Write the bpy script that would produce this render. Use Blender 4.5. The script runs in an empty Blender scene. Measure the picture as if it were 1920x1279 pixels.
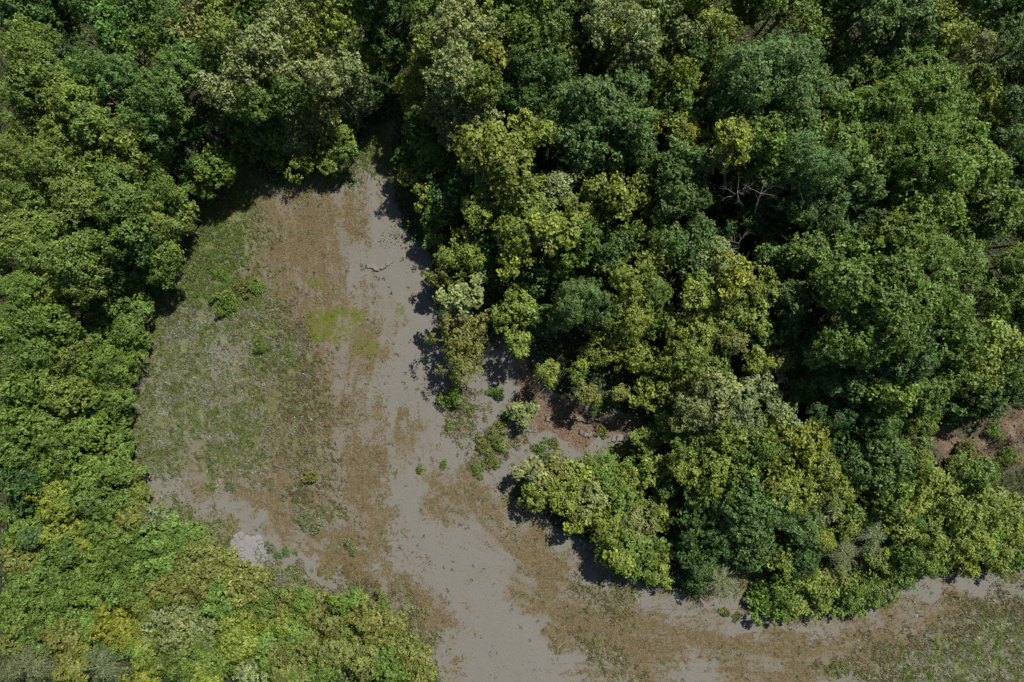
import bpy, math, random
import numpy as np
from mathutils import Vector, Matrix

random.seed(11)
rng = np.random.default_rng(11)
C = bpy.context.scene.collection
sc = bpy.context.scene

# ------------------------------------------------------------------ camera
H = 100.0                       # drone height above the clearing, metres
K = 150.0 / 1920.0              # metres per photo pixel on the ground (24 mm lens)
cam_d = bpy.data.cameras.new('camera'); cam = bpy.data.objects.new('camera', cam_d)
C.objects.link(cam); cam.location = (0, 0, H); cam.rotation_euler = (0, 0, 0)
cam_d.sensor_width = 36.0; cam_d.lens = 24.0; cam_d.clip_start = 0.5; cam_d.clip_end = 2000
sc.camera = cam

# ------------------------------------------------------------------ light
SUN_EL = math.radians(52)
SUN_DIR = Vector((0.60, 0.80, 0)).normalized()          # towards the sun, on the map: up and right
w = bpy.data.worlds.new('World'); sc.world = w; w.use_nodes = True
nt = w.node_tree; nt.nodes.clear()
sky = nt.nodes.new('ShaderNodeTexSky'); sky.sky_type = 'NISHITA'; sky.sun_disc = False
sky.sun_elevation = SUN_EL
sky.sun_rotation = math.atan2(SUN_DIR.x, SUN_DIR.y)
bg = nt.nodes.new('ShaderNodeBackground'); bg.inputs[1].default_value = 0.05
wo = nt.nodes.new('ShaderNodeOutputWorld')
nt.links.new(sky.outputs[0], bg.inputs[0]); nt.links.new(bg.outputs[0], wo.inputs[0])
sd = bpy.data.lights.new('sun', 'SUN'); sd.energy = 4.9; sd.angle = math.radians(0.5); sd.color = (1.0, 0.94, 0.84)
so = bpy.data.objects.new('sun', sd); C.objects.link(so); so.location = (40, 60, 90)
to_sun = Vector((SUN_DIR.x * math.cos(SUN_EL), SUN_DIR.y * math.cos(SUN_EL), math.sin(SUN_EL)))
so.rotation_euler = to_sun.to_track_quat('Z', 'Y').to_euler()
sc.view_settings.view_transform = 'Standard'; sc.view_settings.look = 'None'
sc.view_settings.gamma = 1.0; sc.view_settings.exposure = 0.50
sc.view_settings.use_curve_mapping = False
sc.cycles.max_bounces = 6; sc.cycles.diffuse_bounces = 3; sc.cycles.transmission_bounces = 3
sc.cycles.glossy_bounces = 2; sc.cycles.transparent_max_bounces = 4

# ------------------------------------------------------------------ helpers
def world_xy(px, py, z=0.0):
    s = K * (H - z) / H
    return (px - 960.0) * s, (639.5 - py) * s

def link(o, parent=None):
    C.objects.link(o)
    if parent is not None: o.parent = parent
    return o

def mesh_np(name, V, F=None, L=None, mat=None, smooth=False):
    """V (n,3); F (m,k) faces of one size k"""
    me = bpy.data.meshes.new(name)
    V = np.asarray(V, dtype=np.float32); F = np.asarray(F, dtype=np.int32)
    m, k = F.shape
    me.vertices.add(len(V)); me.vertices.foreach_set('co', V.ravel())
    me.loops.add(m * k); me.loops.foreach_set('vertex_index', F.ravel())
    me.polygons.add(m)
    me.polygons.foreach_set('loop_start', np.arange(0, m * k, k, dtype=np.int32))
    try: me.polygons.foreach_set('loop_total', np.full(m, k, dtype=np.int32))
    except Exception: pass
    if smooth: me.polygons.foreach_set('use_smooth', np.ones(m, dtype=bool))
    me.update(calc_edges=True)
    if mat: me.materials.append(mat)
    return me

def add_color(me, name, arr):
    """per vertex RGBA"""
    a = me.color_attributes.new(name, 'FLOAT_COLOR', 'POINT')
    A = np.ones((len(me.vertices), 4), dtype=np.float32); arr = np.asarray(arr)
    A[:, :arr.shape[1]] = arr
    a.data.foreach_set('color', A.ravel())

def norm(a):
    return a / np.maximum(np.linalg.norm(a, axis=-1, keepdims=True), 1e-6)

class Lattice:
    def __init__(s, seed, n=256):
        s.n = n; s.g = np.random.default_rng(seed).random((n, n))
    def __call__(s, x, y):
        xi = np.floor(x).astype(int); yi = np.floor(y).astype(int)
        fx = x - xi; fy = y - yi
        fx = fx * fx * (3 - 2 * fx); fy = fy * fy * (3 - 2 * fy)
        n = s.n; g = s.g
        a = g[xi % n, yi % n]; b = g[(xi + 1) % n, yi % n]; c = g[xi % n, (yi + 1) % n]; d = g[(xi + 1) % n, (yi + 1) % n]
        return (a * (1 - fx) + b * fx) * (1 - fy) + (c * (1 - fx) + d * fx) * fy
LAT = [Lattice(i) for i in range(8)]
def fbm(x, y, scale, octaves=4, seed=0, gain=0.5):
    v = 0; a = 1; t = 0
    for o in range(octaves):
        v = v + a * LAT[(seed + o) % 8](x / scale + 17.3 * seed + 100, y / scale + 9.1 * seed + 100); t += a
        a *= gain; scale *= 0.5
    return v / t

# ------------------------------------------------------------------ materials
def nodes(name):
    m = bpy.data.materials.new(name); m.use_nodes = True
    t = m.node_tree; t.nodes.clear()
    out = t.nodes.new('ShaderNodeOutputMaterial')
    return m, t, out
def N(t, kind, **kw):
    n = t.nodes.new(kind)
    for k, v in kw.items():
        if k.startswith('i_'):
            key = k[2:]; key = int(key) if key.isdigit() else key.replace('_', ' ')
            n.inputs[key].default_value = v
        else: setattr(n, k, v)
    return n
def math_n(t, op, a, b=None, clamp=False):
    n = N(t, 'ShaderNodeMath', operation=op, use_clamp=clamp)
    for i, v in enumerate((a, b)):
        if v is None: continue
        if isinstance(v, (int, float)): n.inputs[i].default_value = v
        else: t.links.new(v, n.inputs[i])
    return n.outputs[0]
def mix_c(t, fac, a, b, mode='MIX'):
    n = N(t, 'ShaderNodeMix', data_type='RGBA', blend_type=mode)
    for idx, v in ((0, fac), (6, a), (7, b)):
        if isinstance(v, (int, float)): n.inputs[idx].default_value = v
        elif isinstance(v, tuple): n.inputs[idx].default_value = v if len(v) == 4 else (*v, 1)
        else: t.links.new(v, n.inputs[idx])
    return n.outputs[2]
def smooth_n(t, v, lo, hi):
    n = N(t, 'ShaderNodeMapRange', interpolation_type='SMOOTHSTEP'); n.clamp = True
    n.inputs[1].default_value = lo; n.inputs[2].default_value = hi
    t.links.new(v, n.inputs[0]); return n.outputs[0]

def leaf_material(name, trans=0.28, rough=0.55, use_obj=True, base=(0.1, 0.15, 0.05), spec=0.35):
    m, t, out = nodes(name)
    tint = N(t, 'ShaderNodeVertexColor', layer_name='tint')
    if use_obj:
        oi = N(t, 'ShaderNodeObjectInfo'); src = oi.outputs['Color']
        col = mix_c(t, 1.0, src, tint.outputs[0], 'MULTIPLY')
    else:
        col = mix_c(t, 1.0, base, tint.outputs[0], 'MULTIPLY')
    p = N(t, 'ShaderNodeBsdfPrincipled'); p.inputs['Roughness'].default_value = rough
    p.inputs['Specular IOR Level'].default_value = spec
    t.links.new(col, p.inputs['Base Color'])
    tr = N(t, 'ShaderNodeBsdfTranslucent')
    tc = mix_c(t, 1.0, col, (1.15, 1.25, 0.5), 'MULTIPLY'); t.links.new(tc, tr.inputs[0])
    mx = N(t, 'ShaderNodeMixShader'); mx.inputs[0].default_value = trans
    t.links.new(p.outputs[0], mx.inputs[1]); t.links.new(tr.outputs[0], mx.inputs[2])
    t.links.new(mx.outputs[0], out.inputs[0])
    return m
M_LEAF = leaf_material('leaves', trans=0.34, rough=0.5, spec=0.45)
M_GRASS = leaf_material('grass_blades', trans=0.2, rough=0.6, use_obj=False, base=(1, 1, 1), spec=0.3)

def bark_material(name, a, b, scale=6.0):
    m, t, out = nodes(name)
    tc = N(t, 'ShaderNodeTexCoord'); mp = N(t, 'ShaderNodeMapping'); mp.inputs['Scale'].default_value = (1, 1, 0.25)
    nz = N(t, 'ShaderNodeTexNoise'); nz.inputs['Scale'].default_value = scale; nz.inputs['Detail'].default_value = 5
    t.links.new(tc.outputs['Object'], mp.inputs[0]); t.links.new(mp.outputs[0], nz.inputs[0])
    c = mix_c(t, smooth_n(t, nz.outputs[0], 0.35, 0.65), a, b)
    p = N(t, 'ShaderNodeBsdfPrincipled'); p.inputs['Roughness'].default_value = 0.85
    t.links.new(c, p.inputs['Base Color'])
    bp = N(t, 'ShaderNodeBump'); bp.inputs['Strength'].default_value = 0.5; bp.inputs['Distance'].default_value = 0.03
    t.links.new(nz.outputs[0], bp.inputs['Height']); t.links.new(bp.outputs[0], p.inputs['Normal'])
    t.links.new(p.outputs[0], out.inputs[0]); return m
M_BARK = bark_material('bark', (0.10, 0.085, 0.07), (0.19, 0.165, 0.14))
M_DEAD = bark_material('bleached_wood', (0.16, 0.148, 0.14), (0.27, 0.25, 0.24))
M_ROCK = bark_material('grey_rock', (0.168, 0.168, 0.172), (0.195, 0.193, 0.195), 3.0)
M_CLOD = bark_material('soil_clods', (0.09, 0.06, 0.04), (0.16, 0.13, 0.10), 4.0)

# ------------------------------------------------------------------ the clearing: outline and ground cover in photo pixels
CLEAR = np.array([(742,232),(728,300),(740,360),(760,430),(800,480),(812,560),(822,640),(830,660),(900,660),(935,655),(965,690),
 (1000,720),(1050,745),(1120,765),(1190,790),(1215,820),(1190,850),(1020,850),(980,890),(960,935),(1040,985),(1110,1020),(1150,1075),(1250,1105),
 (1290,1120),(1330,1110),(1370,1060),(1450,1075),(1600,1050),(1640,1075),(1690,1090),(1760,1080),(1930,1060),(2200,1040),(2300,1500),(1200,1700),(860,1500),(825,1279),
 (795,1215),(760,1165),(690,1135),(620,1128),(560,1118),(510,1100),(430,1066),(380,1030),(340,985),(285,945),(240,880),(236,800),(245,700),
 (255,620),(268,565),(325,510),(330,440),(360,400),(420,370),(430,320),(440,270),(500,345),(600,330),(670,290),(700,240)], float)

def inside(poly, x, y):
    r = np.zeros(x.shape, bool); n = len(poly)
    for i in range(n):
        x1, y1 = poly[i]; x2, y2 = poly[(i + 1) % n]
        if y1 == y2: continue
        c = ((y1 > y) != (y2 > y)) & (x < (x2 - x1) * (y - y1) / (y2 - y1) + x1)
        r ^= c
    return r
def poly_dist(poly, x, y, closed=True):
    d = np.full(x.shape, 1e9); n = len(poly)
    for i in range(n if closed else n - 1):
        x1, y1 = poly[i]; x2, y2 = poly[(i + 1) % n]
        dx, dy = x2 - x1, y2 - y1; L = dx * dx + dy * dy + 1e-9
        t = np.clip(((x - x1) * dx + (y - y1) * dy) / L, 0, 1)
        d = np.minimum(d, np.hypot(x - x1 - t * dx, y - y1 - t * dy))
    return d
def sst(v, a, b):
    t = np.clip((v - a) / (b - a), 0, 1); return t * t * (3 - 2 * t)
def blobs(x, y, L):
    r = np.zeros(x.shape)
    for cx, cy, rx, ry, ang, s in L:
        a = math.radians(ang); u = (x - cx) * math.cos(a) + (y - cy) * math.sin(a); v = -(x - cx) * math.sin(a) + (y - cy) * math.cos(a)
        d = np.hypot(u / rx, v / ry); r = np.maximum(r, s * (1 - sst(d, 0.0, 1.5)))
    return r
# cx, cy, rx, ry, angle (image degrees, clockwise), strength
GREEN = [(385,480,95,110,0,1.0),(430,380,50,60,30,.7),(330,600,90,80,0,.85),(420,570,70,60,0,.85),(470,600,60,60,0,.75),(330,740,110,120,0,.62),
 (430,790,120,120,0,.6),(530,680,55,70,60,.8),(560,760,60,90,0,.5),(280,850,80,50,20,.75),(590,860,50,60,0,.5),(690,255,45,45,0,.75),(720,280,25,50,0,.7),
 (1885,1220,130,95,-20,1.0),(1740,1250,130,60,0,.9),(1600,1255,60,30,0,.75),(1860,1140,90,45,-20,.5),(340,960,50,30,35,.5),(390,1020,60,40,30,.7),
 (555,1100,80,32,12,.95),(640,1128,80,22,12,.8),(600,960,60,25,30,.65),(700,1110,50,20,15,.5),(940,840,50,35,0,.6),(870,780,26,60,-10,.45),(960,760,30,30,0,.3),(500,300,70,40,0,.8),(600,320,80,30,0,.6),(690,300,40,40,0,.5),(900,880,25,15,0,.8),
 (870,800,30,50,0,.35),(1400,1090,80,40,0,.5),(510,1070,30,30,0,.8),(1130,1120,60,50,45,.38),(1130,1235,90,30,20,.42),(760,1190,40,60,-30,.5)]
DRY = [(560,450,90,110,0,.62),(640,420,60,60,0,.5),(560,620,60,60,0,.55),(690,650,60,60,0,.6),(600,760,60,120,0,.62),(680,900,60,110,15,.62),
 (560,880,90,80,0,.6),(700,1000,60,70,20,.6),(640,1060,85,20,33,1.0),(700,1090,40,14,20,.7),(760,800,22,50,10,.75),(740,880,30,60,0,.5),(830,930,35,70,-25,.62),(890,920,90,45,25,.55),
 (1010,1050,110,50,30,.6),(1020,1110,40,100,-30,.72),(1060,1170,120,50,30,.72),(1180,1200,140,70,10,.6),(1350,1220,150,60,0,.5),(1500,1220,150,60,0,.52),
 (1640,1190,120,60,-10,.52),(1780,1150,120,50,-15,.5),(1300,1150,100,40,0,.4),(430,860,120,60,10,.5),(350,890,90,30,10,.4),(470,950,80,25,20,.5),(420,1000,60,30,20,.5),(520,990,60,20,20,.55),
 (500,400,70,60,0,.6),(440,340,60,60,0,.45),(700,760,50,50,0,.35),(800,1160,40,50,-30,.45),(760,1140,60,30,20,.4),(850,1150,60,25,40,.4),(500,780,100,100,0,.55),(520,540,50,40,0,.5),(900,1000,50,30,30,.3),(620,540,60,70,0,.45),(850,1060,70,30,30,.3)]
MOSS = [(600,625,34,20,-10,.95),(632,590,38,26,-20,.85),(655,570,22,14,0,.7),(588,553,17,20,0,.75),(735,580,16,14,0,.6),(690,650,50,36,10,.5),(580,600,22,18,0,.55),(640,610,40,30,0,.5),
 (895,880,22,13,0,.6),(1235,1110,30,12,10,.4),(800,905,18,60,-15,.3),(755,790,14,40,10,.35),(740,545,12,10,0,.3),(1060,1010,16,16,0,.35)]
BARE = [(785,600,40,150,5,1),(770,520,34,60,-10,.9),(735,730,50,60,0,.9),(750,960,36,110,0,.95),(830,1060,60,60,30,.8),(900,1130,90,40,40,.85),(940,1240,110,60,10,1),
 (870,1000,90,28,35,.7),(300,910,70,16,25,.9),(400,960,100,14,30,1),(500,1010,70,16,30,.95),(565,1055,60,22,12,.95),(640,1100,90,12,20,.9),(690,1050,30,14,15,.8),(730,1020,40,40,0,.5),
 (900,740,60,60,0,.95),(900,790,80,50,0,.9),(980,830,60,35,0,.9),(1110,830,90,25,0,1),(940,900,40,40,0,.9),(700,500,70,14,-30,.75),(740,430,26,50,-15,.6),(690,470,30,60,0,.4),
 (1080,1000,80,20,30,.7),(1190,1100,120,18,20,.95),(1330,1150,110,16,8,.9),(1480,1180,120,14,0,.8),(1700,1120,90,20,-12,.8),(1850,1090,90,20,-10,.7),(700,820,25,80,10,.4),(860,860,50,40,0,.7),
 (1300,1260,30,60,-10,.5),(490,400,14,40,10,.6),(1840,870,40,30,0,.4),(1900,900,60,50,0,.5),(1590,1050,30,15,0,.7),(1250,1060,16,30,0,.8),(760,1050,80,30,25,.6),(950,1190,60,40,0,.9)]
SOIL = [(985,715,45,50,20,1),(1060,775,110,55,10,1),(1130,800,80,28,0,.9),(1190,800,50,30,0,.8),(1000,790,30,40,0,.8),(950,650,50,40,0,.7),(1260,960,30,60,0,.7),(1790,840,95,75,0,1),(1890,815,60,90,0,1),(1560,1060,60,20,0,.6),(1310,1100,60,20,0,.6)]
# top of the low eroded bank: forest side is higher
BANK = np.array([(700,100),(760,300),(800,430),(835,560),(880,640),(950,660),(1000,700),(1060,745),(1140,775),(1215,800),(1250,880),(1285,980),(1320,1050),(1420,1055),(1560,1040),(1700,1040),(1800,1000),(1800,860),(1860,830),(1960,760)], float)
BANK_AREA = np.vstack([BANK, [(2600,600),(2600,-900),(700,-900)]])

def px_of(x, y): return x / K + 960.0, 639.5 - y / K
def ground_z(x, y):
    x = np.asarray(x, float); y = np.asarray(y, float)
    px, py = px_of(x, y)
    wx = px + 26 * (fbm(x, y, 5.0, 3, 1) - .5) * 2; wy = py + 26 * (fbm(x, y, 5.0, 3, 4) - .5) * 2
    d = poly_dist(BANK_AREA, wx, wy) * K; s = np.where(inside(BANK_AREA, wx, wy), d, -d)
    near = np.exp(-(d / 3.0) ** 2)
    z = 2.2 * sst(s, -2.2, 1.4)
    z = z + near * 0.9 * (fbm(x, y, 2.2, 4, 2) - .5) * 2 * sst(s, -4, 0)
    z = z + 0.5 * (fbm(x, y, 22.0, 3, 3) - .5) + 0.10 * (fbm(x, y, 1.6, 3, 5) - .5)
    return z

# ------------------------------------------------------------------ ground sheet
def axis(lo, hi, step, far, fstep):
    a = np.arange(lo, hi + 1e-6, step); e = []
    v = hi; s = fstep
    while v < far: v += s; s *= 1.25; e.append(v)
    b = []; v = lo; s = fstep
    while v > -far: v -= s; s *= 1.25; b.append(v)
    return np.array(b[::-1] + list(a) + e)
gx = axis(-80, 80, 0.34, 500, 1.0); gy = axis(-54, 54, 0.34, 500, 1.0)
GX, GY = np.meshgrid(gx, gy)
GZ = ground_z(GX, GY)
V = np.stack([GX.ravel(), GY.ravel(), GZ.ravel()], 1)
nx, ny = len(gx), len(gy)
ii, jj = np.meshgrid(np.arange(nx - 1), np.arange(ny - 1)); a = (jj * nx + ii).ravel()
F = np.stack([a, a + 1, a + nx + 1, a + nx], 1)

def cover(x, y):
    """green, dry, moss, bare, soil, forest at world points"""
    px, py = px_of(x, y)
    n1 = fbm(x, y, 3.2, 5, 0) - .5; n2 = fbm(x, y, 3.2, 5, 6) - .5; n3 = fbm(x, y, 1.1, 3, 7) - .5
    wx = px + 95 * n1 + 24 * n3; wy = py + 95 * n2 - 24 * n3
    g = np.minimum(blobs(wx, wy, GREEN) * 1.4, 1.0); dr = np.minimum(blobs(wx, wy, DRY) * 1.15, 1.0); mo = blobs(wx, wy, MOSS); ba = blobs(wx, wy, BARE); so_ = blobs(wx, wy, SOIL)
    ex = px + 26 * n1; ey = py + 26 * n2
    d = poly_dist(CLEAR, ex, ey); ins = inside(CLEAR, ex, ey)
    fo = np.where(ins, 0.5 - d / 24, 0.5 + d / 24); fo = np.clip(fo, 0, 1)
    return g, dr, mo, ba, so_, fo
cg, cd, cm, cb, cs, cf = cover(GX, GY)
m, t, out = nodes('ground')
A = N(t, 'ShaderNodeVertexColor', layer_name='cover_a'); B = N(t, 'ShaderNodeVertexColor', layer_name='cover_b')
sa = N(t, 'ShaderNodeSeparateColor'); sb = N(t, 'ShaderNodeSeparateColor')
t.links.new(A.outputs[0], sa.inputs[0]); t.links.new(B.outputs[0], sb.inputs[0])
geo = N(t, 'ShaderNodeNewGeometry')
def noise(scale, detail=3, rough=0.6, stretch=None, dist=0.0):
    n = N(t, 'ShaderNodeTexNoise'); n.inputs['Scale'].default_value = scale; n.inputs['Detail'].default_value = detail
    n.inputs['Roughness'].default_value = rough; n.inputs['Distortion'].default_value = dist
    if stretch:
        mp = N(t, 'ShaderNodeMapping'); mp.inputs['Rotation'].default_value = (0, 0, math.radians(stretch[0])); mp.inputs['Scale'].default_value = (stretch[1], 1, 1)
        t.links.new(geo.outputs['Position'], mp.inputs[0]); t.links.new(mp.outputs[0], n.inputs[0])
    else: t.links.new(geo.outputs['Position'], n.inputs[0])
    return n.outputs[0]
fine = noise(3.4, 4, 0.7); fine2 = noise(5.2, 3, 0.7); mid = noise(0.55, 4, 0.6); streak = noise(1.1, 4, 0.65, (35, 0.28))
def mask(density, n, soft=0.10, gain=0.42):
    """speckled cover: the higher the density the more of the noise passes"""
    u = N(t, 'ShaderNodeMapRange'); u.clamp = True; t.links.new(n, u.inputs[0]); u.inputs[1].default_value = 0.30; u.inputs[2].default_value = 0.70
    return smooth_n(t, math_n(t, 'ADD', u.outputs[0], density), 1.0 - soft, 1.0 + soft)
streak_at = N(t, 'ShaderNodeVertexColor', layer_name='streaks'); ss = N(t, 'ShaderNodeSeparateColor'); t.links.new(streak_at.outputs[0], ss.inputs[0])
grey = mix_c(t, smooth_n(t, fine, 0.35, 0.7), (0.148, 0.143, 0.132), (0.134, 0.125, 0.108))
warm = mix_c(t, smooth_n(t, fine2, 0.35, 0.65), (0.143, 0.124, 0.090), (0.112, 0.093, 0.058))
grey = mix_c(t, smooth_n(t, math_n(t, 'SUBTRACT', math_n(t, 'ADD', sa.outputs[1], math_n(t, 'MULTIPLY', ss.outputs[0], 0.25)), sb.outputs[0]), -0.15, 0.95), grey, warm)
red = mix_c(t, smooth_n(t, fine2, 0.3, 0.7), (0.098, 0.080, 0.046), (0.066, 0.052, 0.028))
clump = noise(1.5, 4, 0.65); big = noise(0.22, 3, 0.6)
def wsum(*terms):
    acc = None
    for o_, w_, c_ in terms:
        v = math_n(t, 'MULTIPLY', math_n(t, 'SUBTRACT', o_, c_), w_); acc = v if acc is None else math_n(t, 'ADD', acc, v)
    return acc
dens = wsum((sa.outputs[1], 0.80, 0.0), (sb.outputs[0], -0.46, 0.0), (mid, 1.5, 0.5), (clump, 1.7, 0.5), (big, 0.8, 0.5), (ss.outputs[0], 0.7, 0.5))
dens = math_n(t, 'MINIMUM', math_n(t, 'ADD', dens, 0.20), 0.66)
ochre = mix_c(t, smooth_n(t, noise(0.9, 3, 0.6), 0.40, 0.60), (0.132, 0.096, 0.050), (0.110, 0.096, 0.042))
red = mix_c(t, smooth_n(t, fine2, 0.42, 0.62), ochre, (0.062, 0.046, 0.026))
c1 = mix_c(t, mask(dens, fine, 0.16), grey, red)
grn = mix_c(t, smooth_n(t, fine, 0.4, 0.62), (0.078, 0.098, 0.030), (0.130, 0.138, 0.060))
pale_n = noise(1.3, 3, 0.6, (-35, 0.4))
grn = mix_c(t, math_n(t, 'MULTIPLY', smooth_n(t, pale_n, 0.52, 0.60), 0.6), grn, (0.155, 0.155, 0.135))
c2 = mix_c(t, mask(math_n(t, 'ADD', sa.outputs[0], math_n(t, 'MULTIPLY', math_n(t, 'SUBTRACT', mid, 0.5), 0.6)), fine2, 0.25), c1, grn)
c3 = mix_c(t, mask(sa.outputs[2], noise(2.2, 4, 0.7), 0.25), c2, (0.095, 0.110, 0.018))
soil = mix_c(t, smooth_n(t, mid, 0.35, 0.65), (0.120, 0.080, 0.052), (0.160, 0.128, 0.098))
soil = mix_c(t, smooth_n(t, fine, 0.45, 0.6), soil, (0.08, 0.045, 0.028))
c4 = mix_c(t, smooth_n(t, math_n(t, 'ADD', sb.outputs[1], math_n(t, 'MULTIPLY', math_n(t, 'SUBTRACT', fine, 0.5), 0.6)), 0.35, 0.7), c3, soil)
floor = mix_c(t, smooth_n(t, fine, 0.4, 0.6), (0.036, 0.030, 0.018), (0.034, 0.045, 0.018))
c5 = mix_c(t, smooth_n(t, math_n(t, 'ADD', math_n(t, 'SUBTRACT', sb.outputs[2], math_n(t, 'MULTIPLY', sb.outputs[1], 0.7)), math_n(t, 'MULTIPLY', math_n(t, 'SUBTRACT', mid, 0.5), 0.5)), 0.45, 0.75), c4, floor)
p = N(t, 'ShaderNodeBsdfPrincipled'); p.inputs['Roughness'].default_value = 0.95; p.inputs['Specular IOR Level'].default_value = 0.15
t.links.new(c5, p.inputs['Base Color'])
bp = N(t, 'ShaderNodeBump'); bp.inputs['Strength'].default_value = 0.55; bp.inputs['Distance'].default_value = 0.10
t.links.new(math_n(t, 'ADD', fine, math_n(t, 'MULTIPLY', fine2, 0.6)), bp.inputs['Height']); t.links.new(bp.outputs[0], p.inputs['Normal'])
t.links.new(p.outputs[0], out.inputs[0])
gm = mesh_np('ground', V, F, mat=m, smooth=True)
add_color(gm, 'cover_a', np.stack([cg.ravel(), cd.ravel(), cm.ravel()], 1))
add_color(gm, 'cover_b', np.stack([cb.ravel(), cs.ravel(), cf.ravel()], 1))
TRACK_A = np.array([(740,200),(775,420),(800,600),(765,760),(770,900),(830,1020),(930,1110),(1060,1180),(1300,1200),(1560,1200),(1800,1130),(2100,1080)], float)
TRACK_B = np.array([(200,840),(300,915),(430,990),(560,1050),(700,1120),(800,1200),(860,1400)], float)
def streaks(x, y):
    px, py = px_of(x, y)
    da = poly_dist(TRACK_A, px, py, False) * K; db = poly_dist(TRACK_B, px, py, False) * K
    wob = 1.6 * (fbm(x, y, 9, 2, 2) - .5)
    d = np.where(db < da * .8, db + 40, da); al = (px - py * .3) * K
    v = fbm((d + wob) / .45, al / 9.0, 1.0, 3, 3)
    v2 = fbm((d + wob) / 1.6, al / 14.0, 1.0, 3, 5)
    return np.clip(.5 + 1.3 * (v - .5) + 1.5 * (v2 - .5), 0, 1)
ST = streaks(GX, GY)
add_color(gm, 'streaks', np.repeat(ST.ravel()[:, None], 3, axis=1))
ground = link(bpy.data.objects.new('ground', gm)); ground['kind'] = 'structure'

# ------------------------------------------------------------------ leaf cards
def leaf_mesh(name, P, Nn, S, tint, aspect=0.62, mat=M_LEAF, rg=rng, axis_dir=None, fold=0.18):
    """P centres, Nn normals, S lengths: each leaf a folded kite of 4 vertices, two triangles"""
    n = len(P)
    r = norm(rg.normal(size=(n, 3))) if axis_dir is None else axis_dir
    u = norm(r - (r * Nn).sum(1, keepdims=True) * Nn); v = np.cross(Nn, u)
    S = S[:, None]
    a_ = P - u * S * .5; b_ = P + v * S * aspect * .5 + Nn * S * fold + u * S * .08; c_ = P + u * S * .5; d_ = P - v * S * aspect * .5 + Nn * S * fold + u * S * .08
    V = np.stack([a_, b_, c_, d_], 1).reshape(-1, 3)
    base = np.arange(n) * 4
    F = np.concatenate([np.stack([base, base + 2, base + 1], 1), np.stack([base, base + 3, base + 2], 1)])
    me = mesh_np(name, V, F, mat=mat)
    add_color(me, 'tint', np.repeat(tint, 4, axis=0))
    return me

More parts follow.
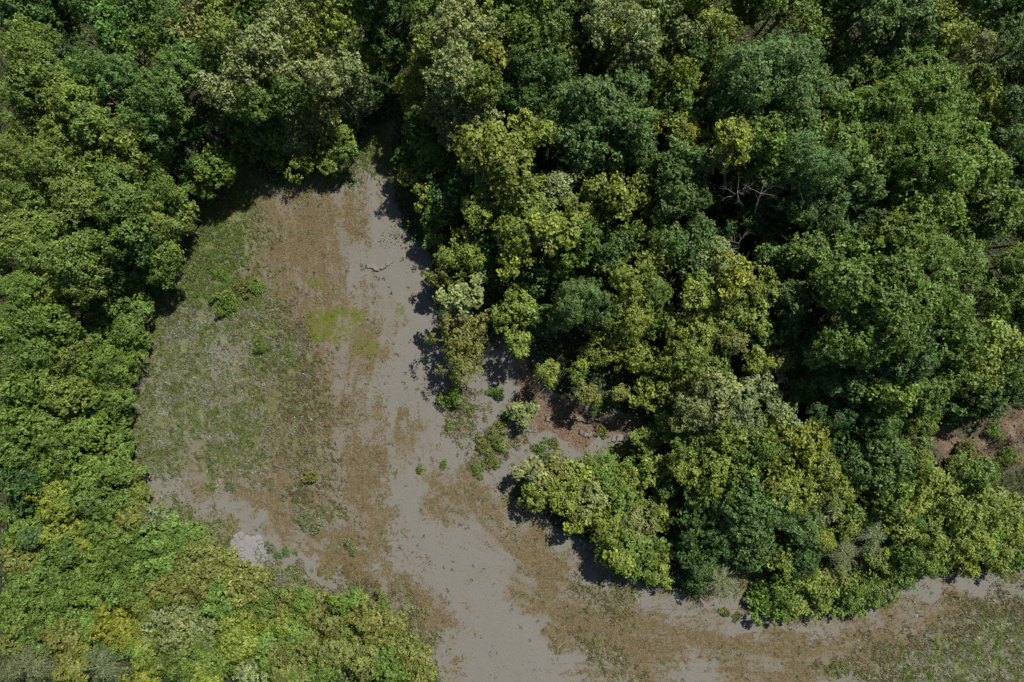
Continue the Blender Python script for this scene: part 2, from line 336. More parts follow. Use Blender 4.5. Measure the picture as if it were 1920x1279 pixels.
def crown_mesh(seed, R, style):
    rg = np.random.default_rng(seed)
    P = dict(oak=dict(lobe=(.24, .36), zs=.85, tuft=.50, lpt=12, leaf=(.22, .42), up=.55, jit=.38, low=-.35, gap=.20, td=4.2),
             loose=dict(lobe=(.20, .34), zs=1.15, tuft=.44, lpt=10, leaf=(.22, .42), up=.6, jit=.42, low=-.6, gap=.34, td=3.6),
             feather=dict(lobe=(.18, .30), zs=.75, tuft=.58, lpt=12, leaf=(.24, .48), up=.75, jit=.32, low=-.3, gap=.30, td=3.1),
             thicket=dict(lobe=(.20, .36), zs=.95, tuft=.40, lpt=10, leaf=(.22, .40), up=.45, jit=.34, low=-.2, gap=.28, td=4.0),
             bush=dict(lobe=(.28, .42), zs=.70, tuft=.24, lpt=7, leaf=(.10, .24), up=.5, jit=.6, low=-.3, gap=.40, td=8.0))[style]
    # irregular outline: radius varies with azimuth
    ph = rg.uniform(0, 6.28, 4); am = rg.uniform(.05, .13, 4) * (1.7 if style == 'bush' else 1.5)
    def outline(az): return 1 + sum(am[k] * np.sin((k + 2) * az + ph[k]) for k in range(4))
    nl = int({'oak': 30, 'loose': 26, 'feather': 24, 'thicket': 30, 'bush': 9}[style] * (0.6 + R / 5.0))
    az = rg.uniform(0, 2 * np.pi, nl * 2); ct = rg.uniform(P['low'], 1, nl * 2)
    # keep lobes apart
    keep = []
    D = np.stack([np.sqrt(1 - ct ** 2) * np.cos(az), np.sqrt(1 - ct ** 2) * np.sin(az), ct], 1)
    for i in np.arange(nl * 2):
        if all((D[i] @ D[k]) < math.cos(1.15 / math.sqrt(nl / 3.2)) for k in keep): keep.append(i)
    D = D[keep]; az = az[keep]
    lr = rg.uniform(*P['lobe'], len(D)) * R * (1.15 if R < 3 else 1.0)
    rad = (R * outline(az) - lr) * rg.uniform(.68, 1.10, len(D))
    LC = D * rad[:, None]; LC[:, 2] *= P['zs']
    lobetint = rg.normal(1, .09, len(D))
    Ps = []; Ns = []; Ts = []; Ss = []
    for i in range(len(D)):
        nt_ = max(6, int(P['td'] * lr[i] ** 2 * 4 * 1.1 / (P['tuft'] ** 2 * 4)))
        d = norm(rg.normal(size=(nt_ * 2, 3)))
        outw = norm(D[i] + np.array([0, 0, .6]))
        d = d[(d @ outw) > -.25][:nt_ * 2]
        c = LC[i] + d * (lr[i] * rg.uniform(.60, 1.18, len(d)))[:, None] * np.array([1, 1, .85])
        # drop tufts buried deep in neighbouring lobes
        dist = np.linalg.norm(c[:, None, :] - LC[None], axis=2) / lr[None]
        dist[:, i] = 9
        ok = (dist.min(1) > .62) & (rg.random(len(c)) > P['gap'])
        tt_ = rg.normal(1, .16, len(c)); c = c[ok]; d = d[ok]
        for q in range(P['lpt']):
            off = rg.normal(size=c.shape) * P['tuft'] * np.array([.36, .36, .20])
            Ps.append(c + off)
            Ns.append(norm(d * .55 + off * .5 / P['tuft'] + np.array([0, 0, P['up']]) + rg.normal(size=c.shape) * P['jit'] * (1 + .25 * (seed % 3 - 1))))
            Ss.append(rg.uniform(*P['leaf'], len(c)) * (.82, 1.0, 1.22)[seed % 3])
            b = lobetint[i] * tt_[ok] * rg.normal(1, .16, len(c)); h = rg.normal(0, .07, len(c))
            Ts.append(np.stack([b * (1 + h), b, b * (1 - h * .8)], 1))
    # sparse inner leaves so that light is blocked inside the crown
    k = int(26 * R ** 2)
    d = norm(rg.normal(size=(k, 3))); q = d * (R * .68 * rg.random(k) ** .5)[:, None]; q[:, 2] = q[:, 2] * P['zs']
    Ps.append(q); Ns.append(norm(rg.normal(size=(k, 3)) + [0, 0, 1.0])); Ss.append(rg.uniform(.35, .7, k)); Ts.append(np.full((k, 3), .85))
    Ps = np.concatenate(Ps); Ns = np.concatenate(Ns); Ss = np.concatenate(Ss); Ts = np.clip(np.concatenate(Ts), .35, 1.7)
    return leaf_mesh('crown_' + style, Ps, Ns, Ss, Ts, rg=rg)

def frond_crown(seed, R, n_fr=46):
    """grey green bush of long drooping sprays that radiate from the stem"""
    rg = np.random.default_rng(seed); Ps = []; Ns = []; Ss = []; Ts = []; Ax = []
    for i in range(n_fr):
        az = rg.uniform(0, 6.28); L = R * rg.uniform(.45, 1.05); el = rg.uniform(.1, 1.2)
        z0 = rg.uniform(-.2, .45) * R
        s = np.linspace(.08, 1, int(L / .085))
        hd = np.array([math.cos(az), math.sin(az), 0]); side = np.array([-math.sin(az), math.cos(az), 0])
        px_ = hd[None] * (s * L)[:, None]; px_[:, 2] = z0 + L * (math.sin(el) * s - .75 * s * s)
        for sgn in (-1, 1):
            off = side * sgn * .16 + rg.normal(size=px_.shape) * .05
            Ps.append(px_ + off); ax = norm(np.tile(hd * .8 + side * sgn, (len(s), 1)) + rg.normal(size=px_.shape) * .15)
            Ax.append(ax); Ns.append(norm(np.tile([0, 0, 1.], (len(s), 1)) + rg.normal(size=px_.shape) * .35))
            Ss.append(rg.uniform(.30, .5, len(s)) * (1.1 - .6 * s))
            b = rg.normal(1, .12) * rg.normal(1, .12, len(s)); Ts.append(np.stack([b, b, b], 1))
    Ps, Ns, Ss, Ts, Ax = map(np.concatenate, (Ps, Ns, Ss, Ts, Ax))
    return leaf_mesh('crown_fronds', Ps, Ns, Ss, np.clip(Ts, .4, 1.6), aspect=.3, rg=rg, axis_dir=Ax, fold=.05)

# ------------------------------------------------------------------ tubes: trunks, limbs, dead branches
class Tubes:
    def __init__(s): s.V = []; s.F = []; s.n = 0
    def tube(s, pts, rads, sides=6):
        pts = [Vector(p_) for p_ in pts]; up = Vector((.3, .2, 1)).normalized()
        for i, p_ in enumerate(pts):
            d = (pts[min(i + 1, len(pts) - 1)] - pts[max(i - 1, 0)]).normalized()
            u = d.cross(Vector((1, .1, .05)) if abs(d.x) < .8 else Vector((0, 1, .1))).normalized(); v = d.cross(u)
            for k in range(sides):
                a_ = 2 * math.pi * k / sides; s.V.append(tuple(p_ + (u * math.cos(a_) + v * math.sin(a_)) * rads[i]))
        for i in range(len(pts) - 1):
            for k in range(sides):
                a0 = s.n + i * sides + k; a1 = s.n + i * sides + (k + 1) % sides
                s.F.append((a0, a1, a1 + sides, a0 + sides))
        s.n += len(pts) * sides
    def mesh(s, name, mat): return mesh_np(name, np.array(s.V), np.array(s.F), mat=mat, smooth=True)

def branch(tb, p0, d, L, r, depth, rg, spread=.7, sides=5, lift=.15, kids=(2, 4)):
    pts = [p0]; rad = [r]; n = 5; p_ = p0.copy(); dd = d.copy()
    for i in range(n):
        dd = (dd + Vector((rg.uniform(-1, 1), rg.uniform(-1, 1), rg.uniform(-1, 1) + lift)) * .16).normalized()
        p_ = p_ + dd * L / n; pts.append(p_.copy()); rad.append(r * (1 - .75 * (i + 1) / n))
    tb.tube(pts, rad, sides)
    if depth > 0:
        for k in range(rg.randint(*kids)):
            j = rg.randint(2, n); q = pts[j]
            nd = (dd + Vector((rg.uniform(-1, 1), rg.uniform(-1, 1), rg.uniform(-.6, .8))) * spread).normalized()
            branch(tb, q.copy(), nd, L * rg.uniform(.4, .65), rad[j] * .8, depth - 1, rg, spread, max(3, sides - 1), lift, kids)

def trunk_mesh(seed):
    """unit height trunk (z 0..1, scaled per tree) with limbs that spread in the crown"""
    rg = random.Random(seed); tb = Tubes()
    pts = [(0, 0, -.04)]; x = y = 0; rad = [.030]
    for i in range(1, 8):
        x += rg.uniform(-.012, .012); y += rg.uniform(-.012, .012); pts.append((x, y, i / 8)); rad.append(.024 * (1 - i / 9))
    tb.tube(pts, rad, 7)
    for k in range(6):
        j = rg.randint(3, 6); p_ = Vector(pts[j]); a_ = k * 1.05 + rg.uniform(-.3, .3)
        d = Vector((math.cos(a_), math.sin(a_), rg.uniform(.6, 1.2))).normalized()
        branch(tb, p_, d, rg.uniform(.16, .26), rad[j] * .6, 1, rg, .6, 4, .1, (1, 3))
    return tb.mesh('trunk', M_BARK)
TRUNKS = [trunk_mesh(s) for s in range(5)]

# ------------------------------------------------------------------ crown library
SIZES = {'oak': (1.8, 3.0, 4.4, 6.2), 'loose': (1.5, 2.4, 3.6), 'feather': (1.4, 2.3, 3.6), 'thicket': (1.6, 2.6, 3.8), 'bush': (.8, 1.5)}
LIB = {}
for st, rs in SIZES.items():
    for R in rs:
        nv = 2 if R > 5 else 3
        LIB[(st, R)] = [crown_mesh(hash_, R, st) for hash_ in [int(R * 1000) + 77 * v + len(st) for v in range(nv)]]
LIB[('frond', 3.0)] = [frond_crown(5, 3.0, 70), frond_crown(8, 3.0, 70)]
SIZES['frond'] = (3.0,)

COL = {'dg': (.066, .132, .030), 'bg': (.098, .170, .046), 'mg': (.124, .198, .034), 'yg': (.180, .236, .038), 'pg': (.215, .262, .100),  # dg: dark green trees, also shade put into the colour of overshadowed crowns
       'gy': (.200, .236, .030), 'lg': (.125, .205, .034), 'ol': (.170, .195, .046), 'li': (.240, .275, .095), 'gg': (.155, .185, .085), 'eg': (.100, .192, .042), 'fg': (.152, .218, .040)}
CNAME = {'dg': 'dark green', 'bg': 'bluish green', 'mg': 'mid green', 'yg': 'yellow green', 'pg': 'pale grey green', 'gy': 'golden green',
         'lg': 'bright green', 'ol': 'olive', 'li': 'light lime green', 'gg': 'grey green', 'eg': 'emerald green', 'fg': 'fresh green'}

# ------------------------------------------------------------------ every tree and shrub: photo x, y, radius (px), height (m), habit, colour; dark crowns round the dead trees are added as gap shade
PLANTS = """
360 -22 44 19 l pg|420 -26 44 18 l yg|480 -20 44 18 l mg|548 -26 44 18 l pg|600 -20 40 18 l yg|650 -24 42 17 l mg|240 -26 50 19 o eg|170 -24 50 17 o dg|300 -30 44 18 o eg|100 -30 44 14 o dg|20 -30 46 15 o dg
710 -24 44 17 o dg|770 -26 44 18 l mg|830 -24 46 18 l pg|900 -30 46 18 l yg|960 -26 44 17 o mg|1030 -26 48 18 o mg|1100 -24 44 17 l pg|1170 -26 44 18 l pg|1240 -28 44 17 l mg|1310 -26 44 17 f gy|1380 -26 44 16 l mg|1440 -26 44 17 l mg|1510 -26 44 17 o bg|1580 -24 46 17 o bg|1650 -26 50 18 o bg|1720 -26 48 18 o bg|1790 -26 44 17 l yg|1860 -26 46 18 o bg|1920 -26 44 18 o bg
-14 350 40 16 o mg|-16 460 40 16 o fg|-12 520 36 14 o mg|-14 620 40 13 o lg|-16 280 42 17 o fg|1938 300 40 16 o bg|1940 450 42 15 o mg|1942 560 42 14 o mg|1940 640 40 13 o mg|1936 120 40 17 o bg
30 22 48 13 o dg|112 45 34 10 o dg|70 8 40 13 o dg|118 108 26 11 o dg|38 62 38 17 o mg|82 66 24 16 o mg
42 122 60 19 o fg|18 178 36 17 o fg|92 148 30 17 o fg|202 34 46 19 o eg|262 48 56 20 o mg|212 84 34 18 o eg|300 20 40 19 o eg
160 112 40 18 o eg|212 132 40 18 o eg|284 158 56 19 o eg|252 205 56 18 o eg|158 158 36 17 o eg|118 130 26 16 o eg|318 205 32 16 o mg|300 252 36 14 o dg
122 182 40 20 o fg|158 222 40 19 o fg|348 38 38 19 l li|398 42 44 20 l yg|482 62 44 20 l pg|506 112 38 18 l pg|572 68 40 19 l yg|624 42 40 19 l yg|440 20 40 18 l mg|540 18 40 18 l pg
330 78 36 18 o eg|338 112 44 18 o eg|330 130 32 17 l mg|392 100 40 18 l mg|448 118 44 18 l pg|404 160 42 17 l pg|462 176 46 17 l mg|530 168 46 17 l mg|592 130 44 18 l pg|640 108 38 17 l pg
588 196 48 11 l pg|548 236 44 9 l pg|612 250 46 8 l yg|496 228 44 10 l mg|440 218 42 10 l mg|636 202 42 7 l pg|670 156 44 11 l pg|694 104 34 11 l yg|420 176 34 14 l yg
352 232 34 10 o dg|336 288 36 9 o dg|518 284 32 5 l mg|466 270 32 6 l mg|560 296 30 6 l yg|610 306 22 5 l yg|648 282 18 6 l lg
392 308 38 9 o lg|378 352 18 6 b lg|350 338 22 6 l mg
216 252 46 18 o fg|104 234 50 19 o fg|38 232 46 18 o fg|76 288 46 18 o fg|150 300 50 18 o mg|26 298 44 17 o mg|222 312 46 17 o fg|268 296 38 15 o mg|284 350 40 14 o mg
204 368 50 17 o mg|122 366 52 18 o fg|40 376 48 17 o mg|64 428 46 17 o fg|308 368 28 10 o mg|336 398 24 8 l yg|272 414 36 13 o fg|316 420 24 9 l fg|226 418 40 15 o mg|12 430 36 16 o fg
48 468 48 17 o fg|118 478 54 18 o fg|142 528 40 16 o fg|78 534 48 16 o fg|22 534 36 15 o lg|232 448 44 13 o dg|186 450 40 15 o mg|286 466 40 11 o mg|292 500 34 9 o mg|196 505 36 11 o dg|240 500 34 9 o mg
238 548 28 6 t fg|200 560 34 8 t mg|254 578 26 5 t mg|166 574 30 7 t mg|28 592 42 14 o mg|92 602 46 14 o lg|42 652 46 13 o lg|112 658 40 12 o fg|168 622 40 9 t mg|222 614 36 6 t mg|240 648 30 5 t mg
180 682 46 9 t lg|228 690 32 6 t mg|10 702 36 12 o fg|54 722 50 12 o lg|112 738 40 11 o fg|156 742 44 8 t mg|208 742 38 6 t mg|28 788 46 11 o lg|92 812 46 9 t fg|154 810 46 7 t lg|206 798 36 5 t mg|60 850 38 9 t lg|220 842 26 4 t mg
14 850 36 10 o mg|24 900 44 9 o dg|30 940 24 5 t dg|102 872 40 8 t lg|152 882 42 6 t fg|202 884 38 5 t mg|92 938 44 6 t gy|148 946 42 6 t mg|204 948 38 5 t mg|244 926 28 4 t yg|238 890 22 3 t ol
36 992 46 5 t mg|50 1012 20 6 o bg|100 1004 44 5 t yg|112 1036 28 6 o mg|36 1046 46 5 t ol|92 1062 46 5 t mg|152 1018 42 5 t gy|188 990 34 5 t mg|250 972 32 5 t ol|286 968 26 6 f gg
228 1028 46 6 t mg|280 1020 48 7 o mg|330 1020 46 6 t mg|352 1020 28 5 o mg|180 1056 46 6 o lg|238 1070 44 6 o mg|290 1070 46 6 o mg|346 1066 40 5 t ol|394 1050 34 4 t ol|416 1070 30 4 t ol|312 1106 44 5 t ol|372 1098 42 5 t ol
208 1104 32 6 f lg|262 1116 40 5 t mg|150 1106 46 5 t mg|96 1118 46 5 t mg|40 1108 46 5 t mg|20 1160 38 5 t mg|82 1168 46 5 t mg|134 1160 42 5 t mg|200 1146 36 5 t gy|216 1190 38 5 t gy|256 1140 34 5 t gy|168 1180 34 5 t mg
452 1104 44 6 o ol|408 1130 42 6 o lg|478 1092 24 4 t ol|486 1140 30 5 o mg|300 1150 46 6 l pg|352 1150 48 6 l pg|334 1190 50 6 l pg|392 1180 40 6 l pg|274 1180 34 5 l pg|420 1170 34 5 t mg
64 1196 40 5 t mg|18 1204 32 4 t ol|114 1206 36 4 t ol|60 1246 48 5 F gg|18 1262 36 4 F gg|192 1246 48 5 F gg|142 1230 32 4 t gy|236 1212 36 5 f lg|258 1230 30 5 f yg|126 1264 34 4 t ol|290 1234 40 5 f yg|262 1270 34 4 t gy|330 1246 44 5 t mg|372 1266 40 5 t yg
478 1180 42 5 t gy|484 1216 40 5 f lg|438 1206 40 5 t yg|410 1236 42 5 t mg|460 1258 42 5 l pg|362 1222 36 5 t mg|524 1150 34 3 t ol|532 1196 40 4 t mg|580 1152 40 3 t ol|560 1130 28 3 t lg|610 1176 42 4 t ol|572 1212 42 4 t ol|526 1240 40 4 t ol|620 1226 44 4 t ol|654 1166 38 4 t lg|590 1258 40 4 t mg|640 1136 26 3 t lg
690 1172 36 4 t ol|714 1146 20 3 b lg|672 1206 42 4 t ol|734 1182 28 3 t ol|718 1218 42 4 t ol|668 1250 42 4 t ol|756 1222 34 3 t ol|726 1260 42 4 t mg|780 1250 32 3 t ol|540 1274 34 4 t ol|800 1268 20 2 t ol
682 22 38 15 l yg|742 26 42 16 l dg|790 12 38 17 l mg|722 70 40 12 o dg|766 92 34 11 o dg|716 150 28 9 l dg|856 20 42 19 l pg|852 56 44 19 l pg|906 62 38 18 l pg|898 18 38 17 l yg|814 66 30 16 l mg|806 92 26 15 f yg|924 106 26 13 f gy|880 98 34 15 l pg|950 26 34 16 l mg
790 142 46 14 l yg|846 140 52 19 l pg|898 162 40 17 l mg|786 186 40 10 l yg|850 204 60 15 l pg|906 216 38 15 l pg|808 230 42 9 l mg|864 250 42 12 l pg|784 256 36 6 l mg|814 292 46 7 l mg|774 296 30 5 l dg
975 60 52 17 o mg|1024 40 46 17 o mg|1004 118 52 16 l dg|964 166 42 13 l dg|1044 140 42 14 l dg|1062 96 38 14 l mg|1064 18 34 15 l mg|1000 184 40 12 o dg|1068 178 30 13 f yg|1020 206 34 11 l dg|1040 216 26 12 f yg|985 8 40 16 l mg
1122 40 40 18 l pg|1160 26 38 18 l pg|1152 64 28 18 f yg|1200 60 44 18 l pg|1192 102 36 16 l pg|1240 28 40 17 l mg|1246 82 40 15 l mg|1146 100 34 14 l mg|1090 66 24 12 l dg|1284 66 30 14 l pg|1104 112 34 10 o dg|1236 136 32 14 l mg|1200 140 26 10 l dg
1124 208 88 19 o bg|1190 240 40 16 o bg|1084 270 46 15 o bg|1140 290 48 15 o bg|1200 290 36 13 o bg|1236 170 30 13 l mg|1250 212 32 12 l dg|1218 232 26 13 f yg|1276 186 28 14 l mg|1284 140 30 14 l yg
988 246 40 13 f yg|1028 250 30 14 f yg|924 286 66 16 f yg|936 338 44 13 f mg|884 300 38 13 f yg|972 290 34 12 f yg|980 330 40 9 o dg|870 350 46 9 l dg|764 336 20 5 l yg|800 370 22 5 l yg|790 330 26 5 l mg|820 352 34 6 l dg|828 400 32 6 l mg|898 396 42 12 f yg|948 390 40 11 f yg|1012 396 46 13 f yg
1052 352 36 12 f pg|1010 352 28 10 f yg|1102 334 36 11 l mg|1148 366 42 14 f yg|1192 374 28 13 f yg|1128 404 34 11 l mg|1080 390 34 11 f yg|1270 242 26 14 f yg|1280 310 52 15 o bg|1262 364 46 14 o bg|1218 330 34 12 l mg|1300 372 36 14 o bg|1230 400 34 12 l mg
976 436 46 13 f yg|1042 436 42 13 f yg|960 482 34 11 f yg|870 476 40 9 f yg|914 440 34 9 l dg|816 446 20 4 l mg|826 520 22 5 l ol|838 492 20 4 l mg|1098 440 42 12 l mg|1160 458 42 12 l bg|1200 440 34 12 l mg|1228 482 24 11 f yg|1056 488 44 10 l mg|914 510 36 7 l dg|1000 520 36 8 l dg|1254 452 36 13 l bg
1092 562 58 13 o bg|1176 524 44 13 f yg|1140 498 30 12 l dg|868 556 36 8.5 f li|970 576 42 8 f yg|864 628 50 8.5 f ol|866 680 40 8 f ol|972 646 28 6 f yg|1020 600 34 6 l dg|1150 636 48 8 f yg|1220 540 42 12 l mg|1184 588 40 12 f yg|1222 600 40 10 l mg|1196 664 42 7 f yg|1110 670 30 5 f yg
1030 694 24 6 f yg|1082 700 20 5 l mg|1098 736 20 5 f ol|1160 736 15 4 f ol|1212 724 34 6 f yg|1254 680 40 8 f yg|1264 736 36 7 f yg|978 774 30 4 f li|1246 782 34 5 f yg|1210 828 30 5 f yg|1232 812 26 4 l mg
1310 28 38 17 f gy|1346 54 34 15 l yg|1388 22 34 14 l mg|1300 100 34 14 l dg|1344 100 34 14 l mg|1330 130 34 13 l dg|1428 130 84 20 o bg|1376 176 54 18 o bg|1490 110 54 19 o bg|1460 200 66 18 o bg|1534 186 50 17 o bg|1390 226 46 16 o bg|1342 196 36 14 o bg|1560 240 44 15 o mg
1500 36 38 15 l mg|1460 14 36 15 l mg|1548 26 40 16 l mg|1546 76 42 16 l mg|1600 140 48 15 o mg|1590 20 30 12 l dg|1640 40 44 18 o bg|1700 36 48 19 o bg|1660 96 46 17 o bg|1752 28 38 17 l yg|1790 56 44 18 l yg|1764 74 20 19 f gy|1720 152 86 19 o mg|1660 190 46 17 o mg|1784 200 46 16 o mg
1826 96 46 17 l pg|1840 146 36 16 l mg|1884 36 42 18 o bg|1904 86 40 17 o bg|1834 24 36 13 l dg|1890 150 40 14 l dg|1862 214 28 14 f gy|1836 184 32 15 l yg|1908 196 36 16 o bg|1600 212 44 16 o mg|1848 250 40 14 l mg|1900 262 40 15 o bg
1290 262 30 15 f gy|1370 262 40 21 f gy|1346 300 26 15 f ol|1302 216 30 13 l dg|1316 170 26 11 l ol|1330 246 30 12 l dg|1424 264 50 17 o mg|1494 254 54 17 o bg|1448 320 48 16 o mg|1520 318 58 18 o bg|1580 290 54 17 o mg|1552 380 56 17 o bg|1500 388 44 15 o bg|1606 346 46 15 o bg
1640 246 48 16 o mg|1716 292 84 19 o mg|1800 262 46 16 o mg|1650 320 46 15 o mg|1746 370 82 19 o mg|1830 320 54 17 o mg|1884 330 50 16 o bg|1860 390 52 16 o mg|1906 410 40 15 o mg|1676 392 46 14 o dg|1620 420 44 14 o dg|1440 370 40 12 l dg|1420 330 28 10 l dg|1448 430 44 13 o dg|1570 440 44 14 o bg
1306 440 38 13 l bg|1336 482 38 12 l pg|1298 492 40 12 l bg|1372 520 38 14 f gy|1310 548 50 14 f yg|1356 582 44 14 f yg|1426 540 44 13 f yg|1408 590 38 12 f yg|1450 488 38 13 o bg|1488 556 38 15 o bg|1486 602 32 13 o bg|1510 476 42 15 o mg|1558 498 44 15 o bg|1614 480 50 16 o mg|1690 446 54 17 o mg|1740 476 44 16 o mg
1664 566 100 21 o mg|1600 640 62 18 o mg|1700 656 62 18 o bg|1590 560 46 17 o bg|1756 570 56 18 o mg|1790 636 50 16 o mg|1800 500 48 16 o mg|1862 636 44 16 f yg|1864 560 46 15 o mg|1904 500 40 15 o mg|1812 440 46 16 o mg|1902 590 34 12 o dg|1890 676 40 13 l mg|1834 700 38 11 l yg|1770 700 44 13 o mg
1668 728 50 14 o mg|1724 728 44 13 o mg|1612 714 46 13 o bg|1560 700 44 12 o dg|1530 650 40 12 o dg|1574 770 50 10 o dg|1518 732 46 9 l lg|1640 790 50 10 o dg|1714 790 44 7 o mg|1770 750 40 6 o dg|1892 728 42 9 l dg
1368 640 30 12 f ol|1300 612 42 13 f yg|1296 668 40 12 f yg|1334 690 34 11 l mg|1412 672 28 11 f yg|1450 676 28 10 f ol|1440 630 40 11 l bg|1476 660 34 10 l bg|1342 738 58 14 f pg|1392 768 46 13 f pg|1304 766 44 12 l pg|1428 724 32 10 f pg|1362 812 44 12 f yg|1464 780 38 11 l pg|1500 826 50 13 f gy|1424 836 44 11 l mg|1306 826 42 11 l mg|1472 730 30 8 l dg
1280 870 40 9 f yg|1330 870 44 10 f yg|1376 900 40 10 l mg|1310 916 36 8 l mg|1392 936 46 11 o bg|1404 980 44 9 o bg|1450 880 40 11 l yg|1476 926 44 10 f yg|1534 884 44 10 f yg|1450 950 44 10 o bg|1500 986 38 8 o bg|1572 906 40 9 f yg|1542 950 40 8 l pg|1536 1004 26 6 f gy|1300 976 36 7 l dg|1348 990 42 7 o dg
1590 840 48 10 l dg|1648 868 54 11 o bg|1702 866 46 10 l yg|1660 920 46 9 o mg|1740 900 36 8 f yg|1700 940 40 7 f yg|1610 950 38 7 l mg|1584 976 32 6 f yg|1620 992 42 5 F gg|1572 1030 34 4 F gg|1440 1030 34 6 l yg|1466 1054 24 5 f yg|1420 1020 30 6 l dg|1498 1042 34 5 o dg|1388 1030 34 6 l dg
1324 1050 40 7 l dg|1348 1084 44 5 F gg|1310 1090 28 5 l dg|1296 1030 34 6 l dg|1640 1040 26 4 f yg|1684 988 34 6 f yg|1724 976 40 7 l mg|1700 1034 40 6 l mg|1752 1010 44 7 f yg|1790 960 44 8 f yg|1812 1010 44 7 f yg|1760 1056 40 5 f lg|1820 1052 36 4 f yg|1850 960 40 7 f yg|1858 1008 30 6 f lg|1822 886 40 6 f lg
1836 930 34 5 f yg|1900 960 38 5 f yg|1904 1010 38 5 f yg|1880 1050 30 4 f yg|1912 1050 24 3 l mg|1700 1086 30 3 f lg|1734 946 30 6 f yg|1560 1060 24 3 l dg
1436 1136 36 3 b lg|1476 1106 38 4 f lg|1520 1088 40 5 f yg|1566 1088 36 4 f ol|1500 1142 34 3 f yg|1608 1096 44 5 f lg|1650 1118 38 4 f mg|1600 1138 36 3 f lg|1548 1124 32 4 f yg|1660 1080 26 3 f yg|1462 1154 20 2 b ol
1008 892 34 6 f li|1050 884 34 6 f ol|1096 892 36 6 f yg|1010 926 38 6 f yg|1060 930 44 7 f yg|1138 894 46 7 f lg|1188 900 40 6 f yg|1110 934 42 7 f li|1164 934 44 7 f lg|1142 984 44 7 f yg|1196 980 42 7 f li|1238 960 30 5 f yg|1092 966 34 6 f yg|1230 880 34 7 f yg|1254 912 26 7 l mg
1172 1034 48 7 o mg|1160 1050 22 7 f yg|1216 1030 36 6 f mg|1236 1076 30 4 f yg|1196 1068 34 5 f mg|1146 1014 34 6 f lg|1246 1040 24 4 f yg
848 742 24 2.6 b lg|485 651 13 1.3 b mg|581 896 12 1.4 b ol|418 566 24 1.6 b mg|452 540 18 1.1 b ol|480 536 15 1.2 b lg|412 512 14 1.0 b lg|895 880 13 .6 b lg|934 738 11 1.0 b dg|922 735 8 .8 b lg|905 832 15 1.2 b ol|924 818 15 1.4 b ol|936 832 12 1.2 b mg|914 850 10 .9 b ol
924 866 11 .9 b ol|504 1030 10 .9 b gg|534 1038 8 .6 b eg|520 1043 7 .5 b eg|553 1038 7 .5 b ol|598 1076 6 .5 b ol|618 1083 6 .5 b ol|566 978 14 .8 b gg|588 992 12 .7 b gg|646 1020 11 .6 b gg|660 1033 9 .5 b gg|786 880 7 .6 b mg|884 768 9 .6 b lg|830 872 8 .5 b lg|840 800 7 .5 b lg|430 912 9 .6 b gg
940 800 14 .9 b ol|948 784 12 .8 b lg|1040 832 10 .5 b ol|1120 758 13 1.1 b mg|1000 760 9 .6 b ol|1360 1150 9 .6 b ol|1384 1158 8 .5 b ol
1400 408 34 11 l dg|1352 448 34 9 l dg|1322 372 28 9 l dg|1378 334 28 10 l mg|1396 350 24 9 l dg|1836 742 40 8 o dg
1802 846 20 2.2 b ol|1848 806 15 1.6 b mg|1896 856 18 1.8 b lg|1776 868 16 1.6 b ol|1130 806 12 1.0 b ol|1012 842 14 1.0 b lg|1170 846 14 1.2 b ol
"""
LANDMARKS = [(1390, 400, 'the bleached dead trees'), (465, 1042, 'the grey broken rock slab'), (715, 235, 'the grassy clearing tip'),
 (1070, 785, 'the eroded brown bank'), (1870, 840, 'the brown right edge bank'), (0, 0, 'the top left corner'), (1920, 0, 'the top right corner'),
 (0, 1279, 'the bottom left corner'), (392, 308, 'the round bright corner tree'), (1370, 262, 'the golden leaning tree'),
 (1124, 208, 'the big blue green dome'), (1664, 566, 'the broadest forest crown'), (864, 650, 'the olive tree pair'),
 (1560, 1110, 'the low bush island'), (0, 560, 'the left edge middle'), (960, 0, 'the top edge middle'),
 (1920, 430, 'the upper right edge'), (480, 0, 'the top edge left of centre'), (1440, 0, 'the top edge right of centre'), (280, 1010, 'the round dome beside the path'),
 (0, 930, 'the lower left edge'), (560, 1279, 'the bottom edge of the thicket'), (1090, 560, 'the dark crown above the bank'), (1620, 992, 'the drooping evergreen'),
 (1140, 940, 'the spur in the clearing'), (340, 1180, 'the pale thicket patch'), (610, 600, 'the yellow mossy patch'), (848, 742, 'the lone round bush'),
 (1500, 826, 'the golden green crown'), (265, 620, 'the left rim of the meadow'), (1350, 740, 'the pale crown at mid right'), (924, 286, 'the feathery yellow crown'), (600, 240, 'the grove above the clearing')]
